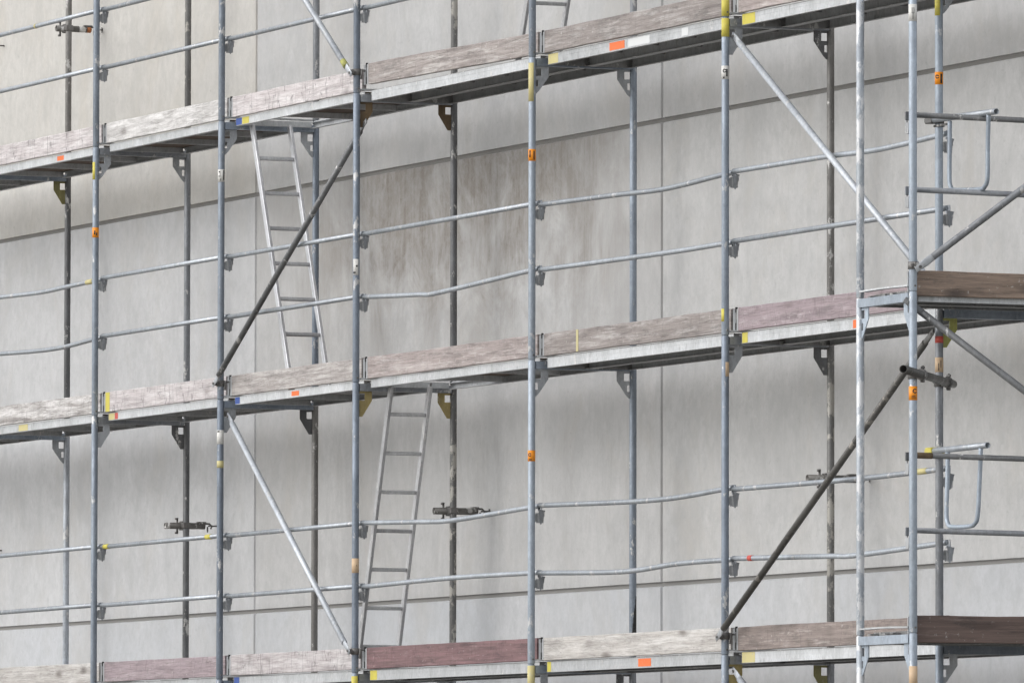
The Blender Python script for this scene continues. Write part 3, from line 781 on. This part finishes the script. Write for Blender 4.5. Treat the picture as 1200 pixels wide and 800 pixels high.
# ------------------------------------------------------------------ return run round the corner (right)
TX, TY, TZ, TW = 15.07, -.52, .045, .72
RZ = R(90)
TF = {}
for lv in (0, 2, 4, 6):
    for k, yy in enumerate((0, 2.57)):
        if k == 1 and lv == 6: continue
        near = 'nearest right hand frame with one whitish post' if k == 0 else 'far frame beyond the right picture edge'
        feat = {6: ', its topmost piece', 4: ', white labelled, above the middle deck', 2: ', orange stickered, under the middle deck', 0: ', tan labelled, under the bottom deck'}[lv] if k == 0 else f', {STOREY[lv]}'
        TF[(k, lv)] = frame((TX, TY + yy, TZ + lv), RZ, near + feat, ('light', 'white', 'light'), ('light', 'light'), (1, 2), 'frames of the return scaffold', lv, TW)
sticker(TF[(0, 2)], 1.405 - 2, .082, 'orange', [('c', 24, .16, .011), (10, 32, .16, .22), (5, 24, .28, .33)], rz=RZ)
sticker(TF[(0, 4)], 3.685 - 4 - TZ, .1, 'whitelabel', [(0, 4, .1, .5), (-12, 4, .45, .8), (12, 4, .45, .8)], rz=RZ)
sticker(TF[(0, 0)], -.25, .12, 'tanlabel', rz=RZ)
for lv in (2, 0, 4):
    nm = {4: 'top', 2: 'middle', 0: 'bottom'}[lv]
    for y0, s in ((.082, 'front'), (.386, 'rear')):
        steel_deck((TX, TY, TZ + lv), RZ, 2.57, y0, .298, f'{s} deck plank of the {nm} level at the right picture edge', 'decks of the return scaffold')
toe_board((TX, TY, TZ + 2), RZ, 2.57, 'bare brown knotty toe board on the middle level at the right picture edge', 'fresh', 'toe boards of the return scaffold', (-.018, -.018), y=.045, start=.03)
toe_board((TX, TY, TZ), RZ, 2.57, 'dark brown toe board on the bottom level at the right picture edge', 'wetbrown', 'toe boards of the return scaffold', (-.05, -.05), y=.045, start=.03, hgt=.158)
for lv, nm in ((2, 'middle'), (0, 'bottom')):
    guard_rail((TX, TY, TZ + lv), RZ, 2.57, f'dark grey upper guard rail above the {nm} deck, running off the right picture edge', [(0, 1.046), (2.57, 1.018)], 'guard rails of the return scaffold', mat='brace_grey', bands=[(.1, .1, 'rust')] if lv == 0 else ())
    guard_rail((TX, TY, TZ + lv), RZ, 2.57, f'grey lower guard rail above the {nm} deck, running off the right picture edge', [(0, .606), (2.57, .575)], 'guard rails of the return scaffold', mat='grey')
brace('diagonal_brace', (TX, TY, 0), RZ, (.02, 2.19), (2.57, 4.0), 'grey', 'grey brace rising to the right picture edge above the bare brown toe board', (0, 2.20), None, G, fm='plate')
brace('diagonal_brace', (TX, TY, 0), RZ, (-.02, 1.985), (2.57, .24), 'brace_grey', 'dark grey brace falling to the right picture edge under the middle deck', None, (2.57, .24), G, ya=.02)

# horizontal tube coupling the return run to the corner post
tp = Vector((14.35, 0, 1.56)); tq = Vector((15.07, -.52, 1.56)); d = (tq - tp).normalized(); nrm = Vector((-d.y, d.x, 0)).normalized()
if nrm.y < 0: nrm = -nrm
off = nrm * .05
t = root('coupling_tube', tuple(tp + off), math.atan2(d.y, d.x), 'short dark tube with open end, clamped between the nearest post and corner post', 'tube')
Ld = (tq - tp).length
MB().pipe((-.2, 0, 0), (Ld + .60, 0, 0), .0242).build('tube_body', M['brace_dark'], t)
MB().tube([(-.19, 0, 0), (-.12, 0, 0)], .018, 12).build('end_plug', M['clamp'], t)
yo = -.05 if (Matrix.Rotation(math.atan2(d.y, d.x), 3, 'Z') @ Vector((0, 1, 0))).dot(nrm) > 0 else .05
for xx in (0, Ld):
    c = MB(); c.tube([(xx, yo, -.026), (xx, yo, -.024), (xx, yo, .024), (xx, yo, .026)], [.030, .033, .033, .030], 14); c.tube([(xx - .028, 0, 0), (xx - .025, 0, 0), (xx + .025, 0, 0), (xx + .028, 0, 0)], [.030, .034, .034, .030], 14); c.box(xx - .024, xx + .024, min(yo, 0), max(yo, 0), -.024, .024, .006); c.box(xx - .05, xx - .02, -.012, .012, -.045, .03, .004)
    c.tube([(xx + .05, yo - .03, .0), (xx + .05, yo + .08, .0)], .007, 8); c.tube([(xx - .045, 0, -.04), (xx - .045, 0, .055)], .007, 8)
    c.tube([(xx - .045, 0, .035), (xx - .045, 0, .05)], .013, 6); c.tube([(xx + .05, yo + .05, 0), (xx + .05, yo + .065, 0)], .013, 6)
    c.build('coupler', M['clamp'], t)

# end guard brackets swung out from the corner post
def end_guard(z, pts_tube, u, label, yel):
    t = root('end_guard', (14.35, 0, z), 0, label, 'guard bracket', 'end guards on the corner post')
    (xa, za), (xb, zb) = pts_tube
    MB().pipe((xa, -.047, za), (xb, -.047, zb), .0185, .003).build('top_tube', M['rail'], t)
    MB().tube(smooth_path([(x + .093, -.047, zz) for k, (x, zz) in enumerate(u)], 6), .0135, 12).build('guard_loop', M['light'], t)
    c = MB(); c.tube([(0, 0, za - .02), (0, 0, za + .02)], .0315, 14); c.box(-.05, .03, -.072, -.02, za - .022, za + .022, .005)
    c.box(-.075, -.05, -.062, -.04, za - .012, za + .012)
    c.build('clamp', M['yellow' if yel else 'clamp'], t)
    c = MB(); c.tube([(0, 0, za - .04), (0, 0, za - .03)], .034, 14); c.box(0, .16, -.03, -.02, za - .042, za - .03); c.build('stop_ring', M['clamp'], t)
    return t
end_guard(3.13, ((.0, -.005), (.868, -.02)), [(.15, -.03), (.148, -.20), (.145, -.37), (.165, -.425), (.22, -.445), (.55, -.462), (.62, -.45), (.655, -.40), (.66, -.2), (.672, -.02)],
          'upper end guard loop with open tube end, on the corner post above the middle deck', False)
end_guard(1.15, ((.0, 0), (.748, .005)), [(.12, -.015), (.112, -.2), (.10, -.38), (.115, -.43), (.165, -.457), (.40, -.463), (.48, -.45), (.52, -.40), (.545, -.2), (.565, .0)],
          'lower end guard loop with yellow clamp, on the corner post above the bottom deck', True)
